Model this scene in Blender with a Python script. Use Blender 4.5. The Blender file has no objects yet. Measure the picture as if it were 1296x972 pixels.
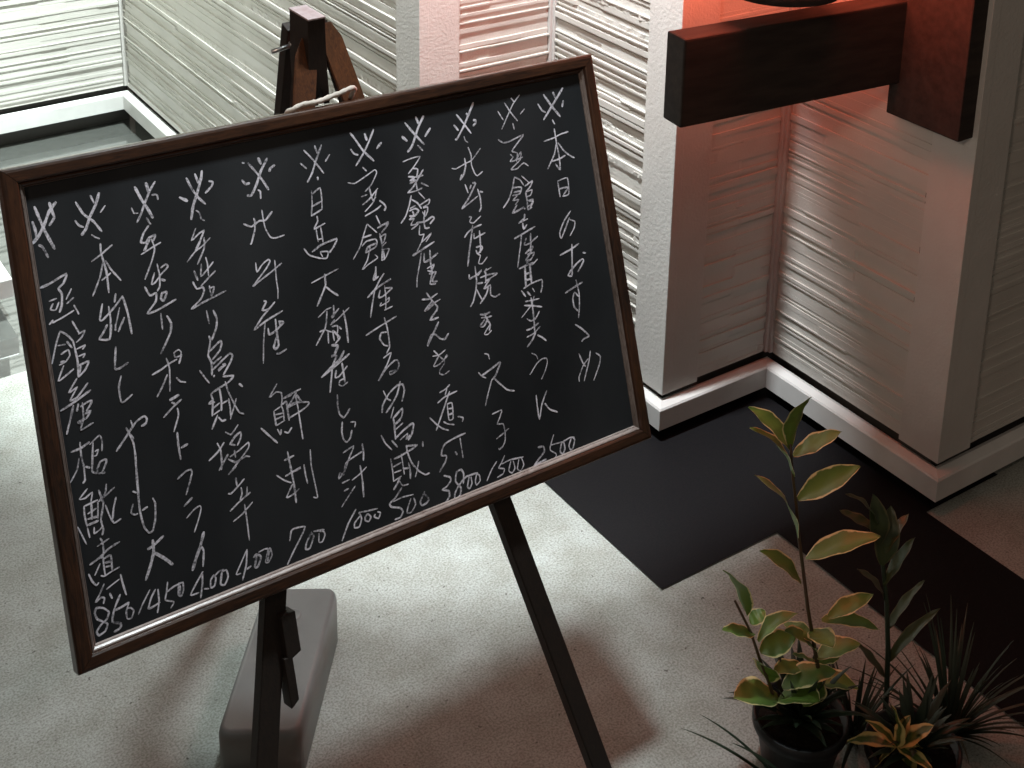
import bpy, bmesh, math, random
from mathutils import Vector, Matrix, noise
random.seed(11)
scene = bpy.context.scene
col = scene.collection

# ------------------------------------------------------------------ camera, world, light
cam_d = bpy.data.cameras.new('camera')
cam = bpy.data.objects.new('camera', cam_d)
col.objects.link(cam)
scene.camera = cam
YAW, PITCH, ROLL = 0.9724508, 0.30237287, -0.01665625
fwd = Vector((math.cos(PITCH)*math.cos(YAW), math.cos(PITCH)*math.sin(YAW), -math.sin(PITCH)))
rgt = Vector((math.sin(YAW), -math.cos(YAW), 0))
dwn = fwd.cross(rgt)
r2 = rgt*math.cos(ROLL) + dwn*math.sin(ROLL)
d2 = -rgt*math.sin(ROLL) + dwn*math.cos(ROLL)
m = Matrix((r2, -d2, -fwd)).transposed().to_4x4()
m.translation = (0, 0, 1.85)
cam.matrix_world = m
cam_d.sensor_width = 36
cam_d.lens = 36*1785.96/1296
cam_d.shift_y = -(486+9.418)/1296
cam_d.clip_start = .05
cam_d.clip_end = 300

world = bpy.data.worlds.new('World')
scene.world = world
world.use_nodes = True
wn = world.node_tree
bg = wn.nodes['Background']
bg.inputs[0].default_value = (.52, .45, .37, 1)     # dim warm glow of the lit street at night
bg.inputs[1].default_value = .165

def lamp(name, kind, loc, target, energy, color, **kw):
    d = bpy.data.lights.new(name, kind)
    d.energy = energy; d.color = color
    for k, v in kw.items(): setattr(d, k, v)
    o = bpy.data.objects.new(name, d); col.objects.link(o)
    o.location = loc
    o.rotation_euler = (Vector(target)-Vector(loc)).to_track_quat('-Z', 'Y').to_euler()
    return o
# cold downlight straight above the chalkboard
lamp('entrance_downlight', 'SPOT', (1.15, 1.60, 2.75), (.64, 1.74, 0), 150, (.86, .98, 1.0),
     shadow_soft_size=.075, spot_size=math.radians(42), spot_blend=.55)
# cold downlight in the notch of the sawtooth wall
lamp('notch_downlight', 'SPOT', (1.25, 2.09, 2.45), (1.62, 2.66, 0), 330, (.92, .98, 1.0),
     shadow_soft_size=.05, spot_size=math.radians(50), spot_blend=.4)
# cold downlight over the alcove on the left
lamp('alcove_downlight', 'SPOT', (1.425, 3.45, 2.8), (.95, 4.2, 0), 1250, (.88, 1.0, .985),
     shadow_soft_size=.06, spot_size=math.radians(68), spot_blend=.7)
# cold light for the paving left of the board
lamp('paving_downlight', 'SPOT', (.45, 2.55, 2.9), (.48, 2.55, 0), 14, (.86, 1.0, .97),
     shadow_soft_size=.10, spot_size=math.radians(44), spot_blend=.8)
# warm street lamp far behind the reader's left shoulder
lamp('street_lamp', 'SPOT', (-3.2, -.6, 3.6), (2.0, 2.1, 1.0), 200, (1.0, .76, .60),
     shadow_soft_size=.35, spot_size=math.radians(30), spot_blend=1)

scene.view_settings.view_transform = 'Standard'
scene.view_settings.look = 'None'
scene.view_settings.exposure = 0
scene.view_settings.gamma = 1
scene.view_settings.use_curve_mapping = False
scene.render.engine = 'CYCLES'

# ------------------------------------------------------------------ helpers
def empty(name, loc=(0, 0, 0), rotz=0):
    o = bpy.data.objects.new(name, None); col.objects.link(o)
    o.location = loc; o.rotation_euler = (0, 0, rotz); o.empty_display_size = .1
    return o
def tag(o, label=None, cat=None, group=None, kind=None):
    if label: o['label'] = label
    if cat: o['category'] = cat
    if group: o['group'] = group
    if kind: o['kind'] = kind
    return o
def mesh(name, verts, faces, mat=None, parent=None, smooth=False, uvs=None):
    me = bpy.data.meshes.new(name)
    me.from_pydata([tuple(v) for v in verts], [], faces)
    if uvs:
        lay = me.uv_layers.new(name='uv')
        for lp in me.loops: lay.data[lp.index].uv = uvs[lp.vertex_index]
    if smooth:
        for p in me.polygons: p.use_smooth = True
    me.update()
    o = bpy.data.objects.new(name, me); col.objects.link(o)
    if mat: me.materials.append(mat)
    if parent: o.parent = parent
    return o
def from_bm(name, bm, mat=None, parent=None, smooth=False, recalc=True):
    me = bpy.data.meshes.new(name)
    if recalc: bmesh.ops.recalc_face_normals(bm, faces=bm.faces)
    bm.to_mesh(me); bm.free()
    if smooth:
        for p in me.polygons: p.use_smooth = True
    o = bpy.data.objects.new(name, me); col.objects.link(o)
    if mat: me.materials.append(mat)
    if parent: o.parent = parent
    return o
def add_prism(bm, pts, lo, hi, axis_u=(1,0,0), axis_v=(0,1,0), axis_w=(0,0,1), org=(0,0,0), bevel=0):
    U, V, W, O = map(Vector, (axis_u, axis_v, axis_w, org))
    a = [bm.verts.new(O+U*p[0]+V*p[1]+W*lo) for p in pts]
    b = [bm.verts.new(O+U*p[0]+V*p[1]+W*hi) for p in pts]
    fs = [bm.faces.new(a[::-1]), bm.faces.new(b)]
    n = len(pts)
    for i in range(n): fs.append(bm.faces.new((a[i], a[(i+1) % n], b[(i+1) % n], b[i])))
    if bevel:
        es = list({e for f in fs for e in f.edges})
        bmesh.ops.bevel(bm, geom=es, offset=bevel, segments=2, profile=.6, affect='EDGES')
def box_bm(x0, x1, y0, y1, z0, z1, bevel=0, **k):
    bm = bmesh.new()
    add_prism(bm, [(x0, y0), (x1, y0), (x1, y1), (x0, y1)], z0, z1, bevel=bevel, **k)
    return bm
def beam_bm(p, q, w, t, face, bevel=.0015):
    """a bar from p to q, w wide across, t thick along the direction face"""
    p, q = Vector(p), Vector(q)
    W = (q-p).normalized(); T = Vector(face); T = (T-W*T.dot(W)).normalized(); U = T.cross(W)
    bm = bmesh.new()
    add_prism(bm, [(-w/2, -t/2), (w/2, -t/2), (w/2, t/2), (-w/2, t/2)], 0, (q-p).length, U, T, W, p, bevel)
    return bm
def tube_bm(bm, pts, rad, seg=8, caps=True):
    pts = [Vector(p) for p in pts]; rings = []
    for i, p in enumerate(pts):
        t = (pts[min(i+1, len(pts)-1)]-pts[max(i-1, 0)]).normalized()
        u = t.orthogonal().normalized() if not rings else (U-t*U.dot(t)).normalized()
        U = u; v = t.cross(u); r = rad[i] if isinstance(rad, (list, tuple)) else rad
        rings.append([bm.verts.new(p+(u*math.cos(a)+v*math.sin(a))*r) for a in [2*math.pi*k/seg for k in range(seg)]])
    for a, b in zip(rings, rings[1:]):
        for k in range(seg): bm.faces.new((a[k], a[(k+1) % seg], b[(k+1) % seg], b[k]))
    if caps: bm.faces.new(rings[0][::-1]); bm.faces.new(rings[-1])
def lathe_bm(bm, prof, c=(0, 0, 0), seg=40):
    c = Vector(c); rings = []
    for r, z in prof:
        if r < 1e-5: rings.append([bm.verts.new(c+Vector((0, 0, z)))])
        else: rings.append([bm.verts.new(c+Vector((r*math.cos(2*math.pi*k/seg), r*math.sin(2*math.pi*k/seg), z))) for k in range(seg)])
    for a, b in zip(rings, rings[1:]):
        for k in range(seg):
            k2 = (k+1) % seg
            if len(a) == 1: bm.faces.new((a[0], b[k2], b[k]))
            elif len(b) == 1: bm.faces.new((a[k], a[k2], b[0]))
            else: bm.faces.new((a[k], a[k2], b[k2], b[k]))

# ------------------------------------------------------------------ materials
def mat(name, color, rough=.6, spec=.5, var=None, scale=8, bump=0, bscale=200, bdist=.001, coat=0, detail=6, metallic=0, coord='Object', stretch=None):
    m = bpy.data.materials.new(name); m.use_nodes = True
    nt = m.node_tree; b = nt.nodes['Principled BSDF']
    b.inputs['Roughness'].default_value = rough
    b.inputs['Specular IOR Level'].default_value = spec
    b.inputs['Metallic'].default_value = metallic
    b.inputs['Coat Weight'].default_value = coat
    b.inputs['Base Color'].default_value = (*color, 1)
    tc = nt.nodes.new('ShaderNodeTexCoord'); src = tc.outputs[coord]
    if stretch:
        mp = nt.nodes.new('ShaderNodeMapping'); mp.inputs['Scale'].default_value = stretch
        nt.links.new(src, mp.inputs[0]); src = mp.outputs[0]
    if var:
        n = nt.nodes.new('ShaderNodeTexNoise'); n.inputs['Scale'].default_value = scale; n.inputs['Detail'].default_value = detail
        r = nt.nodes.new('ShaderNodeValToRGB')
        r.color_ramp.elements[0].position = .3; r.color_ramp.elements[1].position = .7
        r.color_ramp.elements[0].color = (*color, 1); r.color_ramp.elements[1].color = (*var, 1)
        nt.links.new(src, n.inputs['Vector']); nt.links.new(n.outputs['Fac'], r.inputs[0]); nt.links.new(r.outputs[0], b.inputs['Base Color'])
    if bump:
        n = nt.nodes.new('ShaderNodeTexNoise'); n.inputs['Scale'].default_value = bscale; n.inputs['Detail'].default_value = 4
        bp = nt.nodes.new('ShaderNodeBump'); bp.inputs['Strength'].default_value = bump; bp.inputs['Distance'].default_value = bdist
        nt.links.new(src, n.inputs['Vector']); nt.links.new(n.outputs['Fac'], bp.inputs['Height']); nt.links.new(bp.outputs[0], b.inputs['Normal'])
    return m

M = {}
M['siding'] = mat('painted_relief_siding', (.52, .50, .46), .42, .5, var=(.60, .58, .54), scale=6, bump=.5, bscale=260, bdist=.0012)
M['trim'] = mat('fine_stucco_trim', (.56, .54, .51), .55, .4, var=(.61, .59, .56), scale=9, bump=.8, bscale=150, bdist=.0014)
M['bead'] = mat('sealant_bead', (.50, .48, .46), .5, .4, bump=.3, bscale=90)
M['ledge'] = mat('white_base_ledge', (.72, .71, .69), .35, .5, var=(.62, .61, .59), scale=12, bump=.15, bscale=60)
M['backing'] = mat('dark_gap_backing', (.05, .045, .04), .8)
M['alcove'] = mat('glossy_dark_tile', (.070, .072, .066), .03, 1.0, var=(.095, .097, .090), scale=40, bump=.12, bscale=6, bdist=.0008)
M['alcove'].node_tree.nodes['Principled BSDF'].inputs['IOR'].default_value = 2.0
M['granite'] = mat('polished_dark_granite', (.006, .006, .008), .5, .12, var=(.013, .012, .012), scale=300, bump=.25, bscale=14, bdist=.0012)
M['plastic'] = mat('grey_plastic', (.17, .172, .17), .34, .5, var=(.21, .21, .205), scale=10, bump=.2, bscale=240, bdist=.0004)
M['slate'] = mat('chalkboard_slate', (.011, .0125, .015), .6, .25, var=(.032, .034, .038), scale=3, bump=.3, bscale=420, bdist=.0003, detail=10, stretch=(1.6, .8, 1))
M['bolt'] = mat('steel_bolt', (.55, .55, .56), .35, metallic=1)
M['rope'] = mat('pale_cord', (.72, .66, .60), .85, .2, var=(.55, .48, .42), scale=60, bump=.8, bscale=300, bdist=.001)
M['ironwood'] = mat('black_brown_timber', (.026, .020, .018), .7, .2, var=(.046, .034, .029), scale=5, bump=.35, bscale=30, bdist=.0008, stretch=(2, 12, 12))
M['cap'] = mat('worn_pink_end_grain', (.42, .30, .30), .6, var=(.55, .45, .46), scale=70, bump=.4, bscale=200)
M['pot'] = mat('dark_plastic_pot', (.006, .006, .007), .5)
M['soil'] = mat('potting_soil', (.010, .008, .007), .95, .1, var=(.022, .017, .012), scale=60, bump=1, bscale=90, bdist=.006)
M['stem'] = mat('reddish_plant_stem', (.10, .045, .03), .6, var=(.07, .07, .03), scale=20)
M['chalk'] = None

def wood(name, dark, light, rough, coat, stretch):
    m = bpy.data.materials.new(name); m.use_nodes = True
    nt = m.node_tree; b = nt.nodes['Principled BSDF']; N = nt.nodes.new; Lk = nt.links.new
    tc = N('ShaderNodeTexCoord'); mp = N('ShaderNodeMapping'); mp.inputs['Scale'].default_value = stretch
    n = N('ShaderNodeTexNoise'); n.inputs['Scale'].default_value = 22; n.inputs['Detail'].default_value = 8; n.inputs['Distortion'].default_value = 1.2
    n2 = N('ShaderNodeTexNoise'); n2.inputs['Scale'].default_value = 3.5; n2.inputs['Detail'].default_value = 5
    r = N('ShaderNodeValToRGB'); r.color_ramp.elements[0].position = .38; r.color_ramp.elements[1].position = .66
    r.color_ramp.elements[0].color = (*dark, 1); r.color_ramp.elements[1].color = (*light, 1)
    mx = N('ShaderNodeMath'); mx.operation = 'MULTIPLY_ADD'; mx.inputs[1].default_value = .5; mx.inputs[2].default_value = 0
    ad = N('ShaderNodeMath'); ad.operation = 'MULTIPLY_ADD'; ad.inputs[1].default_value = .5
    Lk(tc.outputs['Object'], mp.inputs[0]); Lk(mp.outputs[0], n.inputs['Vector']); Lk(tc.outputs['Object'], n2.inputs['Vector'])
    Lk(n.outputs['Fac'], mx.inputs[0]); Lk(n2.outputs['Fac'], ad.inputs[0]); Lk(mx.outputs[0], ad.inputs[2]); Lk(ad.outputs[0], r.inputs[0])
    Lk(r.outputs[0], b.inputs['Base Color'])
    bp = N('ShaderNodeBump'); bp.inputs['Strength'].default_value = .35; bp.inputs['Distance'].default_value = .0006
    Lk(n.outputs['Fac'], bp.inputs['Height']); Lk(bp.outputs[0], b.inputs['Normal'])
    b.inputs['Roughness'].default_value = rough; b.inputs['Coat Weight'].default_value = coat; b.inputs['Coat Roughness'].default_value = .18
    return m
M['frame_h'] = wood('varnished_brown_wood_long', (.014, .006, .004), (.080, .029, .012), .38, .5, (1.5, 14, 14))
M['frame_v'] = wood('varnished_brown_wood_upright', (.014, .006, .004), (.080, .029, .012), .38, .5, (14, 1.5, 14))
M['easel'] = wood('dark_shaded_easel_wood', (.011, .008, .007), (.030, .017, .012), .6, 0, (14, 14, 2))  # dark tone also paints in the shade on the legs
M['easel_lit'] = wood('worn_brown_lit_easel_wood', (.05, .018, .008), (.16, .055, .018), .5, .1, (14, 14, 2))  # leg wood again, browner, with the lantern light put into the colour
M['bead_lit'] = wood('lit_inner_bead_wood', (.30, .22, .20), (.58, .50, .47), .28, .8, (3, 3, 14))  # bottom bead: light from above painted in as a pale tone

M['bead_side'] = wood('shaded_inner_bead_wood', (.09, .065, .055), (.24, .19, .17), .3, .6, (14, 3, 14))  # side beads: same wood, darker tone painted for the weaker light
# chalk: dusty white, broken up by the grain of the board
m = bpy.data.materials.new('white_chalk'); m.use_nodes = True
nt = m.node_tree; b = nt.nodes['Principled BSDF']; b.inputs['Roughness'].default_value = .95; b.inputs['Specular IOR Level'].default_value = .1
tc = nt.nodes.new('ShaderNodeTexCoord'); n = nt.nodes.new('ShaderNodeTexNoise'); n.inputs['Scale'].default_value = 330; n.inputs['Detail'].default_value = 4; n.inputs['Roughness'].default_value = .7
n_ = nt.nodes.new('ShaderNodeTexNoise'); n_.inputs['Scale'].default_value = 45; n_.inputs['Detail'].default_value = 2
mu = nt.nodes.new('ShaderNodeMath'); mu.operation = 'MULTIPLY_ADD'; mu.inputs[1].default_value = .55
mu2 = nt.nodes.new('ShaderNodeMath'); mu2.operation = 'MULTIPLY'; mu2.inputs[1].default_value = .45
r = nt.nodes.new('ShaderNodeValToRGB'); r.color_ramp.elements[0].position = .36; r.color_ramp.elements[1].position = .56
r.color_ramp.elements[0].color = (.10, .10, .115, 1); r.color_ramp.elements[1].color = (.88, .84, .93, 1)
L_ = nt.links.new
L_(tc.outputs['Object'], n.inputs['Vector']); L_(tc.outputs['Object'], n_.inputs['Vector']); L_(n_.outputs['Fac'], mu2.inputs[0])
L_(n.outputs['Fac'], mu.inputs[0]); L_(mu2.outputs[0], mu.inputs[2]); L_(mu.outputs[0], r.inputs[0]); L_(r.outputs[0], b.inputs['Base Color'])
M['chalk'] = m

# speckled concrete paving
m = bpy.data.materials.new('speckled_concrete'); m.use_nodes = True
nt = m.node_tree; b = nt.nodes['Principled BSDF']; N = nt.nodes.new; Lk = nt.links.new
tc = N('ShaderNodeTexCoord')
def nz(scale, det, p0, p1, c0, c1):
    n = N('ShaderNodeTexNoise'); n.inputs['Scale'].default_value = scale; n.inputs['Detail'].default_value = det
    r = N('ShaderNodeValToRGB'); r.color_ramp.elements[0].position = p0; r.color_ramp.elements[1].position = p1
    r.color_ramp.elements[0].color = (*c0, 1); r.color_ramp.elements[1].color = (*c1, 1)
    Lk(tc.outputs['Object'], n.inputs['Vector']); Lk(n.outputs['Fac'], r.inputs[0]); return n, r
n1, r1 = nz(9, 9, .32, .68, (.35, .36, .335), (.415, .432, .415))
n2, r2_ = nz(260, 3, .30, .62, (.62, .60, .57), (1.12, 1.13, 1.12))
n3, r3 = nz(80, 2, .25, .31, (.35, .33, .31), (1, 1, 1))
n4, r4 = nz(16, 5, .35, .65, (.88, .87, .84), (1.04, 1.05, 1.05))
prev = r1.outputs[0]
for rr in (r2_, r3, r4):
    mx = N('ShaderNodeMixRGB'); mx.blend_type = 'MULTIPLY'; mx.inputs[0].default_value = 1
    Lk(prev, mx.inputs[1]); Lk(rr.outputs[0], mx.inputs[2]); prev = mx.outputs[0]
Lk(prev, b.inputs['Base Color']); b.inputs['Roughness'].default_value = .78
bp = N('ShaderNodeBump'); bp.inputs['Strength'].default_value = .45; bp.inputs['Distance'].default_value = .0012
Lk(n2.outputs['Fac'], bp.inputs['Height']); Lk(bp.outputs[0], b.inputs['Normal'])
M['concrete'] = m

# variegated leaf: green blade with a cream yellow margin (uv.x runs across the blade)
def leafmat(name, g0, g1, edge, lo, hi):
    m = bpy.data.materials.new(name); m.use_nodes = True
    nt = m.node_tree; b = nt.nodes['Principled BSDF']; N = nt.nodes.new; Lk = nt.links.new
    uv = N('ShaderNodeUVMap'); uv.uv_map = 'uv'; sp = N('ShaderNodeSeparateXYZ'); Lk(uv.outputs[0], sp.inputs[0])
    a = N('ShaderNodeMath'); a.operation = 'ABSOLUTE'; s = N('ShaderNodeMath'); s.operation = 'SUBTRACT'; s.inputs[1].default_value = .5
    Lk(sp.outputs[0], s.inputs[0]); Lk(s.outputs[0], a.inputs[0])
    tc = N('ShaderNodeTexCoord'); n = N('ShaderNodeTexNoise'); n.inputs['Scale'].default_value = 70
    Lk(tc.outputs['Object'], n.inputs['Vector'])
    ma = N('ShaderNodeMath'); ma.operation = 'MULTIPLY_ADD'; ma.inputs[1].default_value = .22
    Lk(n.outputs['Fac'], ma.inputs[0]); Lk(a.outputs[0], ma.inputs[2])
    r = N('ShaderNodeValToRGB'); r.color_ramp.elements[0].position = lo; r.color_ramp.elements[1].position = hi
    r.color_ramp.elements[0].color = (*g0, 1); r.color_ramp.elements[1].color = (*edge, 1)
    e = r.color_ramp.elements.new(lo*.55); e.color = (*g1, 1)
    Lk(ma.outputs[0], r.inputs[0]); Lk(r.outputs[0], b.inputs['Base Color'])
    b.inputs['Roughness'].default_value = .42; b.inputs['Subsurface Weight'].default_value = 0
    return m
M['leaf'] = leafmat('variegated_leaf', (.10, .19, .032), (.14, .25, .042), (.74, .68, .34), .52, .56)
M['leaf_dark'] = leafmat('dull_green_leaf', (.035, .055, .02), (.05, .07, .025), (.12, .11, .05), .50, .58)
M['leaf_gold'] = leafmat('golden_variegated_leaf', (.06, .10, .02), (.10, .14, .03), (.60, .46, .16), .30, .42)
M['grass'] = mat('dark_grassy_blade', (.03, .05, .03), .5)

# ------------------------------------------------------------------ ground
def flat(name, pts, z, m, kind='structure', parent=None):
    bm = bmesh.new(); bm.faces.new([bm.verts.new((x, y, z)) for x, y in pts])
    bmesh.ops.triangulate(bm, faces=bm.faces)
    o = from_bm(name, bm, m, parent, recalc=False)
    for p in o.data.polygons:
        if p.normal.z < 0: p.flip()
    if kind: o['kind'] = kind
    return o
bm = bmesh.new()         # one sheet with the alcove left open, a small step down inside it
for x0, x1, y0, y1 in ((-40, 40, -40, 3.02), (-40, -1.5, 3.02, 40), (1.8, 40, 3.02, 40), (-1.5, 1.8, 4.6, 40)):
    bm.faces.new([bm.verts.new((x, y, 0)) for x, y in ((x0, y0), (x1, y0), (x1, y1), (x0, y1))])
bm.faces.new([bm.verts.new(v) for v in ((-1.5, 3.02, -.03), (1.8, 3.02, -.03), (1.8, 3.02, 0), (-1.5, 3.02, 0))])
tag(from_bm('ground', bm, M['concrete'], recalc=False), kind='structure')
# dark polished border that follows the sawtooth wall
bm = bmesh.new()
for x0, x1, y0, y1 in ((1.12, 1.48, 2.11, 3.02), (1.48, 1.775, 1.64, 3.02), (1.775, 2.075, -2.0, 1.52), (1.775, 2.3, 1.52, 3.02)):
    bm.faces.new([bm.verts.new((x, y, .004)) for x, y in ((x0, y0), (x1, y0), (x1, y1), (x0, y1))])
tag(from_bm('stone_border', bm, M['granite'], recalc=False), kind='structure')

flat('alcove_floor', [(-1.5, 3.02), (1.8, 3.02), (1.8, 4.6), (-1.5, 4.6)], -.026, M['alcove'])

# ------------------------------------------------------------------ sawtooth building
bld = tag(empty('building', (1.45, 2.45, 0)), 'sawtooth building front of pale ribbed panels with white base ledge behind the chalkboard', 'building')
def part(o, parent=bld):
    o.parent = parent; o.matrix_parent_inverse = Matrix.Identity(4)
    return o
INV = bld.location.copy()
def local(o):                      # keep world coordinates under the building's empty
    o.location = -INV; return o

def rib_panel(name, a, b, out, z0, z1, step, seed, parent, dep=1):
    """moulded panel: horizontal ribs of uneven height, depth and length, some with a split stone face"""
    rnd = random.Random(seed)
    a, b, out = Vector((*a, 0)), Vector((*b, 0)), Vector((*out, 0))
    L = (b-a).length; nseg = max(4, int(L/step)); D = (b-a)/nseg
    seams = [rnd.uniform(0, L) for _ in range(max(1, int(L/.35)))]
    verts, faces = [], []; z = z0; rows = []
    high = False
    while z < z1:
        high = not high
        rough = (not high) and dep > .6 and rnd.random() < .13
        h = rnd.choice((.003, .005, .008, .012))*rnd.uniform(.8, 1.2) if high else rnd.choice((.004, .007, .012, .022))*rnd.uniform(.8, 1.2)
        if rough: h = rnd.uniform(.008, .015)
        base = rnd.choice((.0035, .0055, .0080, .0098))*dep if high else rnd.uniform(0, .0022)
        if rough: base = rnd.uniform(.0025, .005)
        brk = sorted([s_ for s_ in seams if rnd.random() < .6] + [rnd.uniform(0, L) for _ in range(rnd.choice((0, 0, 0, 1, 1)))])
        seq, cur, bi = [], base, 0
        for k in range(nseg+1):
            s = L*k/nseg
            while bi < len(brk) and s > brk[bi]:
                bi += 1
                cur = base + rnd.choice((-1, 1))*rnd.uniform(0, .002)
                if rnd.random() < .16: cur = rnd.uniform(.0, .004)
            d = max(0, cur)
            if rough: d += noise.noise(Vector((s*80, z*120, seed)))*.0034 + .001
            else: d += noise.noise(Vector((s*10, z*60, seed)))*.0004
            seq.append(min(.0098, max(0, d)))
        rows.append((z, min(z+h, z1), seq, rough)); z += h
    for (za, zb, seq, rough) in rows:
        for zz, c in ((za, .0), (zb, .0)):
            for k in range(nseg+1):
                wob = noise.noise(Vector((k*step*6, zz*40, seed+3)))*.00022 if z0 < zz < z1 else 0
                jit = noise.noise(Vector((k*step*90, zz*150, seed)))*.0022 if rough else 0
                verts.append(a+D*k+out*max(0, seq[k]+jit)+Vector((0, 0, zz+wob)))
    w = nseg+1
    for i in range(len(rows)*2-1):
        for k in range(nseg):
            faces.append((i*w+k, i*w+k+1, (i+1)*w+k+1, (i+1)*w+k))
    o = mesh(name, verts, faces, M['siding'], parent)
    # outward normals
    if len(o.data.polygons) and o.data.polygons[0].normal.dot(out) < 0: o.data.flip_normals()
    return o

ZT = 2.7
def wall(a, b, out, trim_a, trim_b, seed, bead_a=0, bead_b=0, step=.012, label=None, dep=1):
    """one face of the sawtooth: backing wall (the part), ribbed panel, smooth corner trims and base ledge (sub-parts)"""
    A, B, O3 = Vector((*a, 0)), Vector((*b, 0)), Vector((*out, 0))
    dv = (B-A).normalized(); L = (B-A).length
    def bx(name, s0, s1, d0, d1, z0, z1, m, parent, bevel=0):
        bm = bmesh.new()
        add_prism(bm, [(s0, d0), (s1, d0), (s1, d1), (s0, d1)], z0, z1, dv, O3, (0, 0, 1), A, bevel)
        return from_bm(name, bm, m, parent)
    w = bx('wall', 0, L, -.10, -.014, -.06, ZT, M['backing'], bld); local(w)
    if label: w['label'] = label
    o2 = Vector(a).to_3d()
    s0, s1 = trim_a or bead_a, L-(trim_b or bead_b)
    p = rib_panel('siding_panel', A.to_2d()+dv.to_2d()*s0, A.to_2d()+dv.to_2d()*s1, out, .104, ZT, step, seed, w, dep)
    if trim_a: bx('corner_trim', .009, s0-.001, -.013, .0103, .100, ZT, M['trim'], w, .0015)
    if trim_b: bx('corner_trim', s1+.001, L+.0109, -.013, .0106, .100, ZT, M['trim'], w, .0015)
    if bead_a: bx('corner_bead', 0, s0-.001, -.013, .010, .104, ZT, M['bead'], w, .002)
    if bead_b: bx('corner_bead', s1+.001, L, -.013, .010, .104, ZT, M['bead'], w, .002)
    return w
def ledge(pts, parent):
    """white base ledge with a sloped top, mitred round the corners; pts is the wall line, out is to the left of travel"""
    prof = [(.0, .084), (.010, .088), (.030, .084), (.033, .080), (.033, .032), (.029, .030), (-.012, .030)]
    P = [Vector((*p, 0)) for p in pts]; n = len(P)
    rings = []
    for i, p in enumerate(P):
        d0 = (P[i]-P[i-1]).normalized() if i else (P[1]-P[0]).normalized()
        d1 = (P[i+1]-P[i]).normalized() if i < n-1 else d0
        n0 = Vector((d0.y, -d0.x, 0)); n1 = Vector((d1.y, -d1.x, 0))
        mdir = (n0+n1); mdir = mdir/ (1+n0.dot(n1)) if i not in (0, n-1) else (n1 if i == 0 else n0)
        rings.append([p+mdir*q[0]+Vector((0, 0, q[1])) for q in prof])
    for i in range(n-1):
        bm = bmesh.new(); r = [[bm.verts.new(v) for v in rings[i]], [bm.verts.new(v) for v in rings[i+1]]]
        k = len(prof)
        for j in range(k): bm.faces.new((r[0][j], r[0][(j+1) % k], r[1][(j+1) % k], r[1][j]))
        bm.faces.new(r[0][::-1]); bm.faces.new(r[1])
        o = from_bm('base_ledge', bm, M['ledge'], parent); local(o)

T = .092
pw = (0, -1); pn = (-1, 0)       # outward directions: towards the street (-y) and towards the alcove side (-x)
wall((-1.6, 3.36), (.725, 3.36), pw, 0, T, 3, step=.03)
wall((.725, 3.36), (.725, 4.43), (1, 0), T, 0, 4, step=.03)
wall((.725, 4.43), (1.45, 4.43), pw, 0, 0, 5, bead_b=.018, step=.012, dep=.55)
wall((1.45, 4.43), (1.45, 2.47), pn, 0, T, 6, bead_a=.018, step=.007)
wall((1.45, 2.47), (1.80, 2.47), pw, T, 0, 7, bead_b=.018, step=.008)
wall((1.80, 2.47), (1.80, 2.03), pn, 0, T, 8, bead_a=.018, step=.007)
wall((1.80, 2.03), (2.115, 2.03), pw, T, 0, 9, bead_b=.018, step=.008, dep=.36)
wall((2.115, 2.03), (2.115, 1.54), pn, 0, T, 10, bead_a=.018, step=.007, dep=.48)
wall((2.115, 1.54), (4.6, 1.54), pw, T, 0, 12, step=.03, dep=.4)
ledge([(-1.6, 3.36), (.725, 3.36), (.725, 4.43), (1.45, 4.43), (1.45, 2.47), (1.80, 2.47), (1.80, 2.03), (2.115, 2.03), (2.115, 1.54), (4.6, 1.54)], bld)

# ------------------------------------------------------------------ chalkboard
P0 = Vector((.359, 1.583, 1.151))
e = Vector((.99830542, .04224455, -.04002115)); g = Vector((-.02335772, -.33901246, -.94049187)); nn = Vector((.05329833, -.93983294, .33745124))
BM = Matrix((e, -g, nn)).transposed().to_4x4(); BM.translation = P0
W_, H_ = .900, .600
board = tag(empty('chalkboard'), 'framed black chalkboard menu covered in white handwritten columns, standing on the easel', 'chalkboard')
board.matrix_world = BM          # local x right, y up, z towards the reader; origin at the top left corner
prof = [(0, -.022), (0, -.0055), (.0008, -.0028), (.0025, -.0010), (.0055, 0), (.0165, 0), (.0185, -.0015), (.0195, -.0045), (.0195, -.022)]
cor = [(0, 0), (W_, 0), (W_, -H_), (0, -H_)]; inn = [(1, -1), (-1, -1), (-1, 1), (1, 1)]
def ring(prof_, k): return [Vector((cor[k][0]+inn[k][0]*q[0], cor[k][1]+inn[k][1]*q[0], q[1])) for q in prof_]
for k in range(4):
    bm = bmesh.new(); k2 = (k+1) % 4
    A_ = [bm.verts.new(v) for v in ring(prof, k)]; B_ = [bm.verts.new(v) for v in ring(prof, k2)]
    ax = (Vector((*cor[k2], 0))-Vector((*cor[k], 0))).normalized()*.00035     # hairline mitre joints
    for v in A_: v.co += ax
    for v in B_: v.co -= ax
    for j in range(len(prof)):
        j2 = (j+1) % len(prof); bm.faces.new((A_[j], A_[j2], B_[j2], B_[j]))
    bm.faces.new(A_[::-1]); bm.faces.new(B_)
    from_bm('frame_rail', bm, M['frame_h'] if k % 2 == 0 else M['frame_v'], board)
bprof = [(.0197, -.014), (.0197, -.0050), (.0206, -.0042), (.0222, -.0046), (.0240, -.0064), (.0244, -.0078), (.0252, -.0074), (.0262, -.0082), (.0272, -.0140)]
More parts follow.
